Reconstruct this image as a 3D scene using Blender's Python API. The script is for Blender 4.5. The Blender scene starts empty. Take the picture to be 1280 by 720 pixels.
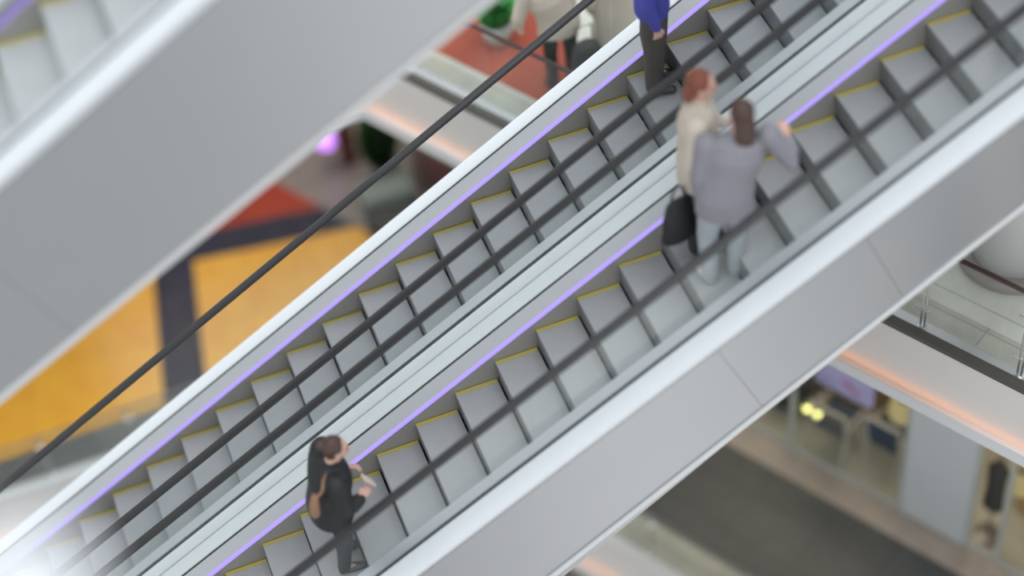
import bpy, bmesh, math, random
from mathutils import Vector, Matrix
C = bpy.context.scene
COL = C.collection
random.seed(4)
PI = math.pi
TA = 0.59494          # rise per metre of the escalators
V = Vector

# ---------------------------------------------------------------- materials
def mat(name, col, rough=0.5, metal=0.0, spec=0.5, noise=0.0, nscale=4.0, emit=None, estr=0.0, bump=None, coat=0.0):
    m = bpy.data.materials.new(name); m.use_nodes = True
    nt = m.node_tree; b = nt.nodes['Principled BSDF']
    b.inputs['Base Color'].default_value = (*col, 1)
    b.inputs['Roughness'].default_value = rough
    b.inputs['Metallic'].default_value = metal
    b.inputs['Specular IOR Level'].default_value = spec
    b.inputs['Coat Weight'].default_value = coat
    b.inputs['Coat Roughness'].default_value = 0.08
    if emit:
        b.inputs['Emission Color'].default_value = (*emit, 1)
        b.inputs['Emission Strength'].default_value = estr
    tc = nt.nodes.new('ShaderNodeTexCoord')
    if noise:
        n = nt.nodes.new('ShaderNodeTexNoise'); n.inputs['Scale'].default_value = nscale
        n.inputs['Detail'].default_value = 4
        nt.links.new(tc.outputs['Object'], n.inputs['Vector'])
        r = nt.nodes.new('ShaderNodeMixRGB'); r.blend_type = 'MIX'
        r.inputs['Color1'].default_value = (*[max(0, c*(1-noise)) for c in col], 1)
        r.inputs['Color2'].default_value = (*[min(1, c*(1+noise)) for c in col], 1)
        nt.links.new(n.outputs['Fac'], r.inputs['Fac'])
        nt.links.new(r.outputs['Color'], b.inputs['Base Color'])
    if bump == 'ribs':
        w = nt.nodes.new('ShaderNodeTexWave'); w.bands_direction = 'Y'; w.inputs['Scale'].default_value = 34
        nt.links.new(tc.outputs['Object'], w.inputs['Vector'])
        bp = nt.nodes.new('ShaderNodeBump'); bp.inputs['Strength'].default_value = 0.5; bp.inputs['Distance'].default_value = 0.004
        nt.links.new(w.outputs['Fac'], bp.inputs['Height']); nt.links.new(bp.outputs['Normal'], b.inputs['Normal'])
    return m

def tiles(name, col, joint, w, h, rough, ang=0.0, noise=0.08, mortar=0.008, inlay=None, spec=0.5, offset=0.0):
    m = mat(name, col, rough, spec=spec); nt = m.node_tree; b = nt.nodes['Principled BSDF']
    tc = nt.nodes['Texture Coordinate']
    mp = nt.nodes.new('ShaderNodeMapping'); mp.inputs['Rotation'].default_value = (0, 0, ang)
    nt.links.new(tc.outputs['Object'], mp.inputs['Vector'])
    br = nt.nodes.new('ShaderNodeTexBrick'); br.offset = offset; br.squash = 1
    br.inputs['Scale'].default_value = 1; br.inputs['Brick Width'].default_value = w; br.inputs['Row Height'].default_value = h
    br.inputs['Mortar Size'].default_value = mortar
    br.inputs['Color1'].default_value = (*[c*(1-noise) for c in col], 1)
    br.inputs['Color2'].default_value = (*[min(1, c*(1+noise)) for c in col], 1)
    br.inputs['Mortar'].default_value = (*joint, 1)
    nt.links.new(mp.outputs['Vector'], br.inputs['Vector'])
    n = nt.nodes.new('ShaderNodeTexNoise'); n.inputs['Scale'].default_value = 3.5; n.inputs['Detail'].default_value = 6
    nt.links.new(tc.outputs['Object'], n.inputs['Vector'])
    mx = nt.nodes.new('ShaderNodeMixRGB'); mx.blend_type = 'OVERLAY'; mx.inputs['Fac'].default_value = 0.25
    nt.links.new(br.outputs['Color'], mx.inputs['Color1']); nt.links.new(n.outputs['Fac'], mx.inputs['Color2'])
    nt.links.new(mx.outputs['Color'], b.inputs['Base Color'])
    return m

def glass_mat(name, tint, refl=0.02):
    m = bpy.data.materials.new(name); m.use_nodes = True; nt = m.node_tree
    for n in list(nt.nodes): nt.nodes.remove(n)
    out = nt.nodes.new('ShaderNodeOutputMaterial')
    tr = nt.nodes.new('ShaderNodeBsdfTransparent'); tr.inputs['Color'].default_value = (*tint, 1)
    gl = nt.nodes.new('ShaderNodeBsdfGlossy'); gl.inputs['Roughness'].default_value = 0.04
    gl.inputs['Color'].default_value = (0.9, 0.97, 0.97, 1)
    lw = nt.nodes.new('ShaderNodeLayerWeight'); lw.inputs['Blend'].default_value = 0.5
    pw = nt.nodes.new('ShaderNodeMath'); pw.operation = 'POWER'; pw.inputs[1].default_value = 4.0
    fr = nt.nodes.new('ShaderNodeMath'); fr.operation = 'MULTIPLY_ADD'; fr.inputs[1].default_value = 0.6; fr.inputs[2].default_value = refl
    nt.links.new(lw.outputs['Facing'], pw.inputs[0]); nt.links.new(pw.outputs[0], fr.inputs[0])
    mx = nt.nodes.new('ShaderNodeMixShader')
    nt.links.new(fr.outputs[0], mx.inputs['Fac'])
    nt.links.new(tr.outputs['BSDF'], mx.inputs[1]); nt.links.new(gl.outputs['BSDF'], mx.inputs[2])
    nt.links.new(mx.outputs['Shader'], out.inputs['Surface'])
    return m

M = dict(
    steel=mat('brushed_steel_panel', (0.385, 0.40, 0.415), 0.22, 0.45, noise=0.02, nscale=2),
    flange=mat('pale_steel_flange', (0.66, 0.67, 0.68), 0.4, 0.2),
    white=mat('white_cover_plate', (0.90, 0.925, 0.95), 0.35, 0.0, noise=0.01),
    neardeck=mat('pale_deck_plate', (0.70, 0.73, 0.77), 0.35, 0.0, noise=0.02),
    inner=mat('inner_deck_aluminium', (0.60, 0.61, 0.64), 0.35, 0.3),
    groove=mat('dark_gasket', (0.06, 0.065, 0.07), 0.6),
    skirt=mat('skirt_panel_steel', (0.40, 0.385, 0.37), 0.45, 0.3, noise=0.04),
    tread=mat('step_tread_aluminium', (0.40, 0.41, 0.42), 0.45, 0.25, noise=0.05, nscale=6, bump='ribs'),
    riser=mat('step_riser_dark', (0.24, 0.245, 0.25), 0.5, 0.3, bump='ribs'),
    yellow=mat('yellow_step_line', (0.50, 0.42, 0.10), 0.5, noise=0.1),
    rubber=mat('black_rubber_handrail', (0.030, 0.030, 0.033), 0.45),
    lilac=mat('lilac_light_strip', (0.10, 0.08, 0.2), 0.4, emit=(0.44, 0.33, 0.90), estr=1.0),
    glass=glass_mat('green_tinted_glass', (0.985, 0.997, 0.996)),
    clear=glass_mat('clear_shop_glass', (0.97, 0.985, 0.98)),
    wall=mat('fascia_paint', (0.67, 0.66, 0.65), 0.6, noise=0.02),
    ledge=mat('pale_ledge', (0.66, 0.68, 0.70), 0.5),
    led=mat('warm_cove_light', (1, 0.6, 0.35), 0.5, emit=(1.0, 0.46, 0.22), estr=2.3),
    soffit=mat('soffit_paint', (0.5, 0.5, 0.49), 0.7),
    granite=tiles('dark_granite_tile', (0.075, 0.082, 0.085), (0.045, 0.048, 0.05), 0.9, 0.6, 0.38, ang=1.03),
    border=tiles('dark_grey_border_tile', (0.13, 0.14, 0.145), (0.09, 0.09, 0.09), 1.1, 0.55, 0.3, ang=0.1),
    navy=tiles('navy_floor_tile', (0.030, 0.032, 0.055), (0.07, 0.075, 0.095), 0.98, 0.95, 0.3, ang=0.1, spec=0.25),
    orange=tiles('orange_floor_tile', (0.80, 0.42, 0.05), (0.62, 0.34, 0.05), 1.0, 1.0, 0.22, ang=0.1, noise=0.05, mortar=0.006),
    red=tiles('red_floor_tile', (0.36, 0.055, 0.03), (0.3, 0.05, 0.03), 1.0, 1.0, 0.25, noise=0.05),
    taupe=tiles('taupe_stone_tile', (0.25, 0.225, 0.205), (0.2, 0.18, 0.165), 0.9, 0.9, 0.25, noise=0.06),
    stone=tiles('grey_green_stone_border', (0.42, 0.42, 0.36), (0.3, 0.3, 0.27), 1.2, 0.9, 0.3, ang=1.03),
    metal_strip=mat('polished_edge_strip', (0.55, 0.56, 0.56), 0.25, 0.6),
    pale=tiles('pale_floor_tile', (0.60, 0.60, 0.54), (0.42, 0.42, 0.38), 1.4, 0.95, 0.25, ang=1.03, noise=0.03, mortar=0.01),
    beige=tiles('beige_floor_stone', (0.42, 0.36, 0.31), (0.33, 0.29, 0.25), 1.2, 1.2, 0.3, ang=1.03, noise=0.04),
    darktrim=mat('dark_edge_trim', (0.07, 0.065, 0.055), 0.4),
    redrail=mat('dark_brown_handrail', (0.055, 0.03, 0.028), 0.35),
    chrome=mat('satin_post_steel', (0.55, 0.56, 0.56), 0.25, 0.9),
    railgrey=mat('grey_tube_rail', (0.20, 0.19, 0.19), 0.35, 0.5),
    column=mat('white_column_paint', (0.82, 0.83, 0.83), 0.5),
    colring=mat('taupe_column_base', (0.30, 0.27, 0.25), 0.4),
    wood=mat('brown_wood_wall', (0.30, 0.19, 0.09), 0.5, noise=0.3, nscale=2),
    wood2=mat('orange_wood_wall', (0.50, 0.29, 0.13), 0.5, noise=0.15, nscale=3),
    shopfloor=mat('shop_floor_pale', (0.46, 0.45, 0.37), 0.3, noise=0.05),
    panel=mat('grey_frosted_panel', (0.56, 0.60, 0.62), 0.4, noise=0.03),
    frame=mat('pale_frame', (0.45, 0.47, 0.44), 0.4),
    chairframe=mat('pale_wood_chair', (0.52, 0.50, 0.44), 0.5),
    chairback=mat('grey_brown_upholstery', (0.14, 0.13, 0.125), 0.8, noise=0.1),
    navyseat=mat('navy_upholstery', (0.05, 0.065, 0.11), 0.8, noise=0.1),
    dark=mat('charcoal_fabric', (0.05, 0.05, 0.048), 0.8, noise=0.2),
    lamp=mat('yellow_bulb', (1, 0.95, 0.4), 0.5, emit=(1, 0.95, 0.32), estr=3.0),
    shade=mat('cream_lamp_shade', (0.70, 0.58, 0.28), 0.7, emit=(1, 0.78, 0.35), estr=0.08),
    signp=mat('lavender_sign_face', (0.38, 0.35, 0.55), 0.5, emit=(0.5, 0.45, 0.8), estr=0.15, noise=0.15, nscale=5),
    magenta=mat('magenta_print', (0.55, 0.05, 0.22), 0.5),
    indigo=mat('indigo_print', (0.14, 0.12, 0.32), 0.5),
    purple=mat('purple_lamp_glow', (0.7, 0.3, 1), 0.4, emit=(0.55, 0.22, 0.95), estr=1.6),
    maroon=mat('maroon_column', (0.13, 0.035, 0.03), 0.5),
    leaf=mat('dark_green_leaf', (0.03, 0.09, 0.025), 0.5, noise=0.3),
    leafb=mat('bright_green_leaf', (0.20, 0.62, 0.22), 0.5, noise=0.2),
    pot=mat('pale_pot', (0.55, 0.62, 0.58), 0.4),
    planter=mat('grey_green_planter', (0.20, 0.24, 0.23), 0.5),
    kiosk=mat('brown_counter', (0.17, 0.12, 0.09), 0.5, noise=0.15),
    olive=mat('olive_counter_top', (0.34, 0.30, 0.12), 0.5),
    carpet=mat('brick_red_carpet', (0.34, 0.07, 0.04), 0.9, noise=0.1),
    crimson=mat('crimson_carpet', (0.30, 0.05, 0.08), 0.9, noise=0.1),
    skin=mat('skin', (0.68, 0.42, 0.34), 0.5),
    brownhair=mat('brown_hair', (0.075, 0.04, 0.032), 0.5, noise=0.3, nscale=20),
    redhair=mat('auburn_hair', (0.22, 0.065, 0.035), 0.5, noise=0.3, nscale=20),
    black=mat('black_jacket', (0.016, 0.017, 0.02), 0.6, noise=0.3, nscale=10),
    darkblue=mat('dark_blue_trousers', (0.025, 0.032, 0.045), 0.8, noise=0.2),
    greycoat=mat('grey_melange_wool', (0.26, 0.255, 0.29), 0.85, noise=0.06, nscale=30),
    greytr=mat('light_grey_trousers', (0.38, 0.42, 0.46), 0.8, noise=0.05),
    beigecoat=mat('beige_coat', (0.60, 0.54, 0.46), 0.8, noise=0.05),
    tan=mat('tan_leather', (0.30, 0.17, 0.10), 0.5, noise=0.1),
    bluecoat=mat('royal_blue_coat', (0.07, 0.075, 0.40), 0.8, noise=0.1),
    browntr=mat('brown_trousers', (0.085, 0.075, 0.07), 0.8, noise=0.2),
    shoe=mat('pale_shoe', (0.6, 0.6, 0.6), 0.5), shoed=mat('dark_shoe', (0.03, 0.03, 0.03), 0.4),
    eye=mat('eye_dark', (0.02, 0.015, 0.01), 0.3), lip=mat('lip', (0.45, 0.15, 0.13), 0.5),
    phone=mat('phone_case', (0.7, 0.6, 0.6), 0.4),
    post=mat('white_gloss_post', (0.70, 0.72, 0.76), 0.45),
)

# ---------------------------------------------------------------- helpers
def obj(name, bm, m, parent=None, smooth=False, bevel=0.0):
    me = bpy.data.meshes.new(name)
    bmesh.ops.recalc_face_normals(bm, faces=bm.faces)
    bm.to_mesh(me); bm.free()
    ms = m if isinstance(m, (list, tuple)) else [m]
    for x in ms: me.materials.append(x)
    if smooth:
        for p in me.polygons: p.use_smooth = True
    o = bpy.data.objects.new(name, me); COL.objects.link(o)
    if parent: o.parent = parent
    if bevel:
        b = o.modifiers.new('bevel', 'BEVEL'); b.width = bevel; b.segments = 2; b.limit_method = 'ANGLE'
    return o
def tag(o, label=None, cat=None, group=None, kind=None):
    if label: o['label'] = label
    if cat: o['category'] = cat
    if group: o['group'] = group
    if kind: o['kind'] = kind
    return o
def empty(name, loc, rz, label, cat, group=None):
    o = bpy.data.objects.new(name, None); COL.objects.link(o)
    o.location = loc; o.rotation_euler = (0, 0, rz); o.empty_display_size = 0.1
    return tag(o, label, cat, group)
def struct(name, bm, m, label=None, smooth=False):
    o = obj(name, bm, m, smooth=smooth); o['kind'] = 'structure'
    if label: o['label'] = label
    return o
def copy_tree(o, parent=None):
    c = o.copy(); COL.objects.link(c); c.parent = parent
    for ch in list(o.children): copy_tree(ch, c)
    return c
def box(bm, x0, x1, y0, y1, z0, z1):
    vs = [bm.verts.new((x, y, z)) for x in (x0, x1) for y in (y0, y1) for z in (z0, z1)]
    for f in ((0,1,3,2),(4,6,7,5),(0,4,5,1),(2,3,7,6),(0,2,6,4),(1,5,7,3)):
        bm.faces.new([vs[i] for i in f])
def prism(bm, pts, dirv):
    a = [bm.verts.new(p) for p in pts]; b = [bm.verts.new(V(p)+V(dirv)) for p in pts]
    bm.faces.new(a); bm.faces.new(b[::-1]); n = len(a)
    for i in range(n): bm.faces.new((a[i], a[(i+1)%n], b[(i+1)%n], b[i]))
def tube(bm, pts, seg=14, side=None, cap=True):
    """closed tube through (point, ra[, rb]); side = direction of ra"""
    P = [(V(p[0]), p[1], p[2] if len(p) > 2 else p[1]) for p in pts]
    if cap:
        d0 = (P[0][0]-P[1][0]).normalized(); d1 = (P[-1][0]-P[-2][0]).normalized()
        def c(q, d, order):
            r = min(q[1], q[2])
            L = [(q[0]+d*r*math.sin(a), q[1]*math.cos(a), q[2]*math.cos(a)) for a in (0.45, 0.9, 1.3)]
            return L[::-1] if order else L
        P = c(P[0], d0, 1)+P+c(P[-1], d1, 0)
    rings = []; prev = None
    for i, (p, ra, rb) in enumerate(P):
        t = (P[min(i+1, len(P)-1)][0]-P[max(i-1, 0)][0]).normalized()
        s = V(side) if side else (prev if prev else (V((1,0,0)) if abs(t.x) < 0.9 else V((0,1,0))))
        s = (s-t*s.dot(t)).normalized(); prev = s; w = t.cross(s)
        rings.append([bm.verts.new(p+s*ra*math.cos(2*PI*k/seg)+w*rb*math.sin(2*PI*k/seg)) for k in range(seg)])
    for i in range(len(rings)-1):
        for k in range(seg): bm.faces.new((rings[i][k], rings[i][(k+1)%seg], rings[i+1][(k+1)%seg], rings[i+1][k]))
    bm.faces.new(rings[0][::-1]); bm.faces.new(rings[-1])
def ell(bm, c, r, rot=None, sub=3):
    g = bmesh.ops.create_icosphere(bm, subdivisions=sub, radius=1)
    m = Matrix.Translation(V(c)) @ (rot.to_matrix().to_4x4() if rot else Matrix.Identity(4)) @ Matrix.Diagonal((*r, 1))
    bmesh.ops.transform(bm, matrix=m, verts=g['verts'])
def lathe(bm, prof, c=(0,0,0), seg=32):
    rings = [[bm.verts.new((c[0]+r*math.cos(2*PI*k/seg), c[1]+r*math.sin(2*PI*k/seg), c[2]+z)) for k in range(seg)] for r, z in prof]
    for i in range(len(rings)-1):
        for k in range(seg): bm.faces.new((rings[i][k], rings[i][(k+1)%seg], rings[i+1][(k+1)%seg], rings[i+1][k]))
    bm.faces.new(rings[0][::-1]); bm.faces.new(rings[-1])
def fused(name, bm, m, parent, vox=0.008, smooth=4):
    """melts overlapping closed shapes into one continuous skin"""
    o = obj(name, bm, m, parent)
    r = o.modifiers.new('fuse', 'REMESH'); r.mode = 'VOXEL'; r.voxel_size = vox; r.use_smooth_shade = True
    s = o.modifiers.new('smooth', 'SMOOTH'); s.iterations = smooth; s.factor = 0.5
    dg = bpy.context.evaluated_depsgraph_get(); dg.update()
    me = bpy.data.meshes.new_from_object(o.evaluated_get(dg))
    o.modifiers.clear(); o.data = me
    for p in me.polygons: p.use_smooth = True
    return o

# ---------------------------------------------------------------- escalators
K0, K1 = -13, 21
XA, XB = 0.4*K0, 0.4*K1+0.4
def sl(x, h, y): return (x, y, TA*x+h)         # a point on the sloped plane, h above the step noses
def slab(bm, xa, xb, y0, y1, h0, h1):
    prism(bm, [sl(xa, h0, y0), sl(xb, h0, y0), sl(xb, h1, y0), sl(xa, h1, y0)], (0, y1-y0, 0))
def make_step(root):
    bm = bmesh.new(); r = 0.238
    prof = [(0.0,-0.012),(0.006,0.0),(0.398,0.0),(0.398,-0.03),(0.05,-0.03),(0.035,-r*0.6),(0.03,-r-0.02),(0.018,-r-0.02),(0.014,-r*0.6),(0.0,-0.05)]
    prism(bm, [(x, -0.995, z) for x, z in prof], (0, 0.99, 0))
    bm.faces.ensure_lookup_table()
    bmesh.ops.recalc_face_normals(bm, faces=bm.faces)
    for f in bm.faces:
        if f.normal.x < -0.5: f.material_index = 1
    s = obj('step', bm, [M['tread'], M['riser']], root)
    b = bmesh.new(); box(b, 0.004, 0.395, -0.040, -0.006, 0.0, 0.0035); obj('yellow_line', b, M['yellow'], s)
    b = bmesh.new(); box(b, 0.004, 0.395, -0.994, -0.952, 0.0, 0.0035); obj('yellow_line', b, M['yellow'], s)
    return s
def make_escalator(label, oy, oz, hb, bounds, near=-1.40, phase=0.0, hh=1.0):
    root = empty('escalator', (0, oy, oz), 0, label, 'escalator', 'parallel escalators crossing the atrium')
    s0 = make_step(root); s0.location = (0.4*K0+phase, 0, TA*(0.4*K0+phase))
    for k in range(K0+1, K1+1):
        s = copy_tree(s0, root); s.location = (0.4*k+phase, 0, TA*(0.4*k+phase))
    for y0, y1, q in ((0.0, 0.02, 1), (-1.02, -1.0, -1)):
        bm = bmesh.new(); slab(bm, XA, XB, y0, y1, -0.42, 0.085); obj('skirt_panel', bm, M['skirt'], root)
        ya = y1 if q > 0 else y0
        if q > 0:
            bm = bmesh.new(); slab(bm, XA, XB, ya-0.022, ya+0.004, 0.087, 0.122); obj('light_strip', bm, M['lilac'], root)
        # inner deck, tilted up to the glass
        bm = bmesh.new(); e = ya+q*0.004; g = ya+q*0.135
        prism(bm, [sl(XA, 0.10, e), sl(XA, 0.126, e), sl(XA, 0.160, g), sl(XA, 0.10, g)], V(sl(XB, 0, 0))-V(sl(XA, 0, 0)))
        obj('inner_deck', bm, M['inner'], root)
        bm = bmesh.new(); g2 = ya+q*0.165
        slab(bm, XA, XB, min(g, g2), max(g, g2), 0.08, 0.152); obj('glass_gasket', bm, M['groove'], root)
        gc = ya+q*0.150; L = 2.0; x = XA+0.35
        gs = bmesh.new(); slab(gs, XA, XA+0.344, gc-0.005, gc+0.005, 0.12, 0.985); obj('glass_panel', gs, M['glass'], root)
        while x < XB-0.1:
            gs = bmesh.new(); slab(gs, x, min(x+L-0.006, XB), gc-0.005, gc+0.005, 0.12, 0.985); obj('glass_panel', gs, M['glass'], root); x += L
        bm = bmesh.new(); o2 = (ya+0.322) if q > 0 else near
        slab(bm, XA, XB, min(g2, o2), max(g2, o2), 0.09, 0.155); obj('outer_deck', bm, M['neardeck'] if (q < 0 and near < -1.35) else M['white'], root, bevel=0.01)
        # handrail: flattened oval section
        bm = bmesh.new()
        sec = [(0.049*math.cos(a), 0.028*math.sin(a)) for a in [2*PI*i/16 for i in range(16)]]
        prism(bm, [sl(XA, hh+dz, gc+dy) for dy, dz in sec], V(sl(XB, 0, 0))-V(sl(XA, 0, 0)))
        obj('handrail', bm, M['rubber'], root, smooth=True)
    # cladding panels both sides with narrow seams across the slope
    for yf, th in ((near, 0.02), (0.342, 0.02)):
        for i in range(len(bounds)-1):
            a, b = bounds[i]+0.0015, bounds[i+1]-0.0015
            ks = lambda x, h: x-(h-0.15)*-0.0+(0.15-h)*0.30          # seams lean with the slope
            pa, pb = ks(a, hb(a)), ks(b, hb(b))
            bm = bmesh.new()
            y = yf if yf < 0 else yf-th
            prism(bm, [sl(a, 0.085, y), sl(b, 0.085, y), sl(pb, hb(pb)+0.06, y), sl(pa, hb(pa)+0.06, y)], (0, th, 0))
            o = obj('cladding_panel', bm, M['steel'], root)
    a, b = XA, XB; fo = 0.03 if near < -1.35 else 0.0
    bm = bmesh.new(); prism(bm, [sl(a, hb(a), near-fo), sl(b, hb(b), near-fo), sl(b, hb(b)+0.062, near-fo), sl(a, hb(a)+0.062, near-fo)], (0, 0.06, 0))
    obj('bottom_flange', bm, M['flange'], root, bevel=0.015)
    bm = bmesh.new(); prism(bm, [sl(a, hb(a), 0.285), sl(b, hb(b), 0.285), sl(b, hb(b)+0.062, 0.285), sl(a, hb(a)+0.062, 0.285)], (0, 0.06, 0))
    obj('bottom_flange', bm, M['flange'], root, bevel=0.015)
    bm = bmesh.new(); prism(bm, [sl(a, hb(a)+0.01, near+0.03), sl(b, hb(b)+0.01, near+0.03), sl(b, hb(b)+0.05, near+0.03), sl(a, hb(a)+0.05, near+0.03)], (0, 0.25-near, 0))
    obj('underside_panel', bm, M['steel'], root)
    return root
hbR = lambda x: max(-1.75, min(-0.85, -1.52+0.118*(x-1.31)))
make_escalator('nearest of the two side by side escalators, three people on its steps', 0, 0, hbR, [XA, -1.4, 2.70, 3.98, 6.9, XB])
make_escalator('farther of the two side by side escalators, person in blue at its top', 1.672, 0, hbR, [XA, -1.4, 2.70, 5.4, XB], near=-1.314, phase=-0.006)
make_escalator('escalator crossing above the others, big grey side panel at upper left', 0.95, 6.0, lambda x: -1.69-0.03*x, [XA, -2.55, 1.2, 4.2, 6.8, XB], phase=0.1, hh=1.07)


# ---------------------------------------------------------------- galleries
e0 = V((4.940, -0.262, 0)); U = V((0.513, -0.858, 0)); N = V((0.858, 0.513, 0))
def g(off, s, z): p = e0+N*off+U*s; return V((p.x, p.y, z))
def poly_slab(name, pts, z0, z1, m, label=None):
    bm = bmesh.new(); prism(bm, [(p[0], p[1], z0) for p in pts], (0, 0, z1-z0)); return struct(name, bm, m, label)
def offset_line(pts, d):
    """shift an open polyline sideways (to its left for d>0)"""
    out = []
    for i, p in enumerate(pts):
        p = V((p[0], p[1])); ds = []
        if i > 0: ds.append((p-V(pts[i-1][:2])).normalized())
        if i < len(pts)-1: ds.append((V(pts[i+1][:2])-p).normalized())
        ns = [V((-q.y, q.x)) for q in ds]
        n = sum(ns, V((0, 0))).normalized(); k = 1/max(0.3, n.dot(ns[0]))
        out.append(p+n*d*k)
    return out
def strip_poly(line, d0, d1): return [tuple(p) for p in offset_line(line, d0)]+[tuple(p) for p in offset_line(line, d1)][::-1]
def strip_slab(name, line, d0, d1, z0, z1, m, label=None):
    a, b = offset_line(line, d0), offset_line(line, d1); bm = bmesh.new()
    n = len(line); A = [[bm.verts.new((p.x, p.y, z)) for p in L] for L in (a, b) for z in (z0, z1)]
    a0, a1, b0, b1 = A
    for i in range(n-1):
        bm.faces.new((a0[i], a0[i+1], a1[i+1], a1[i])); bm.faces.new((b0[i], b1[i], b1[i+1], b0[i+1]))
        bm.faces.new((a1[i], a1[i+1], b1[i+1], b1[i])); bm.faces.new((a0[i], b0[i], b0[i+1], a0[i+1]))
    bm.faces.new((a0[0], a1[0], b1[0], b0[0])); bm.faces.new((a0[-1], b0[-1], b1[-1], a1[-1]))
    return struct(name, bm, m, label)
# upper gallery edge: right side, corner behind the escalators, then away to the left
cornerB = V((1.50, 5.50))
endB = g(0, 9, 0)
lineB = [(endB.x, endB.y), (cornerB.x, cornerB.y), (-9.0, 6.25)]      # gallery lies to the right-hand/back side
s = -1    # gallery side of the line
ZB = -0.30
poly_slab('floor', [lineB[0], lineB[1], lineB[2], (-9, 26), (22, 26), (22, -8)], ZB-0.35, ZB-0.012, M['soffit'])
strip_slab('trim_1', lineB, -0.025*s, 0.075*s, ZB-0.03, ZB+0.03, M['darktrim'])
strip_slab('floor', lineB, 0.075*s, 0.20*s, ZB-0.012, ZB, M['metal_strip'])
strip_slab('floor', lineB, 0.20*s, 0.46*s, ZB-0.012, ZB, M['stone'])
bi = offset_line(lineB, 0.46*s)
poly_slab('floor', [tuple(p) for p in bi]+[(-9, 26), (22, 26), (22, -8)], ZB-0.012, ZB, M['pale'])
strip_slab('wall_fascia', lineB, -0.02*s, 0.06*s, ZB-0.80, ZB-0.031, M['wall'])
strip_slab('trim_2', lineB, -0.116*s, 0.08*s, ZB-0.90, ZB-0.80, M['ledge'])
strip_slab('trim_3', lineB, -0.115*s, -0.110*s, ZB-0.798, ZB-0.757, M['led'])
strip_slab('trim_8', lineB, -0.130*s, -0.116*s, ZB-0.90, ZB-0.745, M['ledge'])
strip_slab('ceiling', lineB, 0.06*s, 0.9*s, ZB-0.88, ZB-0.82, M['soffit'])

# lower gallery
ZA = -5.60
a0_ = g(-0.83, 9, 0); cA = V((0.35, 5.42))
lineA = [(a0_.x, a0_.y), (2.78, 1.74), (cA.x, cA.y), (-9.0, 5.44)]
poly_slab('floor', [lineA[0], lineA[1], lineA[2], lineA[3], (-9, 28), (24, 28), (24, -10)], ZA-0.35, ZA-0.012, M['soffit'])
strip_slab('trim_4', lineA, -0.025*s, 0.10*s, ZA-0.03, ZA+0.02, M['ledge'])
strip_slab('floor', lineA[:3], 0.10*s, 0.52*s, ZA-0.012, ZA, M['stone'])
strip_slab('floor', lineA[2:], 0.10*s, 0.60*s, ZA-0.012, ZA, M['border'])
strip_slab('wall_fascia', lineA, -0.02*s, 0.06*s, ZA-0.80, ZA-0.031, M['wall'])
strip_slab('trim_5', lineA, -0.116*s, 0.08*s, ZA-0.90, ZA-0.80, M['ledge'])
strip_slab('trim_6', lineA, -0.115*s, -0.110*s, ZA-0.798, ZA-0.757, M['led'])
strip_slab('trim_9', lineA, -0.130*s, -0.116*s, ZA-0.90, ZA-0.745, M['ledge'])
def flat(pts, m, dz=0.0): return poly_slab('floor', pts, ZA-0.010, ZA+dz, m)
P = lambda o, t: tuple(g(o, t, 0)[:2])
# dark granite walk beside the shops, beige border, shop floor
flat([P(-0.31, 9), P(-0.31, -5.9), P(1.15, -5.9), P(1.15, 9)], M['granite'])
flat([P(1.15, 9), P(1.15, -5.2), P(1.55, -5.2), P(1.55, 9)], M['beige'], 0.001)
flat([P(1.55, 9), P(1.55, -5.2), P(9, -5.2), P(9, 9)], M['shopfloor'], 0.001)
# coloured floor pattern at the left
flat([(-9, 6.04), (-1.745, 6.04), (-1.37, 8.2), (-1.16, 9.4), (-9, 10.5)], M['orange'], 0.0015)
flat([(-1.745, 6.04), (-1.17, 6.04), (-0.78, 8.30), (-0.70, 9.0), (-0.9, 9.4), (-1.16, 9.4), (-1.37, 8.2)], M['navy'], 0.002)
flat([(-1.17, 6.04), (1.9, 6.04), (1.9, 7.9), (0.46, 8.11), (-0.78, 8.30)], M['orange'], 0.003)
flat([(-0.78, 8.30), (0.46, 8.11), (1.9, 7.9), (1.55, 8.42), (0.61, 8.61), (-0.9, 8.83)], M['navy'], 0.004)
flat([(-0.9, 8.83), (0.61, 8.61), (1.14, 8.53), (0.69, 9.27), (0.1, 10.3), (-1.0, 10.3)], M['red'], 0.004)
flat([(1.14, 8.53), (1.48, 7.96), (3.3, 5.4), (6, 7), (4, 14), (-1, 14), (-1, 10.3), (0.1, 10.3), (0.69, 9.27)], M['taupe'], 0.005)
# ground far below
bm = bmesh.new(); box(bm, -30, 30, -3, 30, -11.3, -11.0); struct('floor', bm, M['beige'])
poly_slab('floor', [(-9, 2), (-4.35, 9.8), (-3.0, 8.9), (-1.0, 6.0), (0, 2)], -10.998, -10.99, M['pale'])
poly_slab('trim_7', [(-6.5, 11.30), (-4.64, 9.98), (-2.0, 8.02), (-2.06, 7.94), (-4.70, 9.88), (-6.56, 11.20)], -10.99, -10.93, M['darktrim'])

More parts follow.
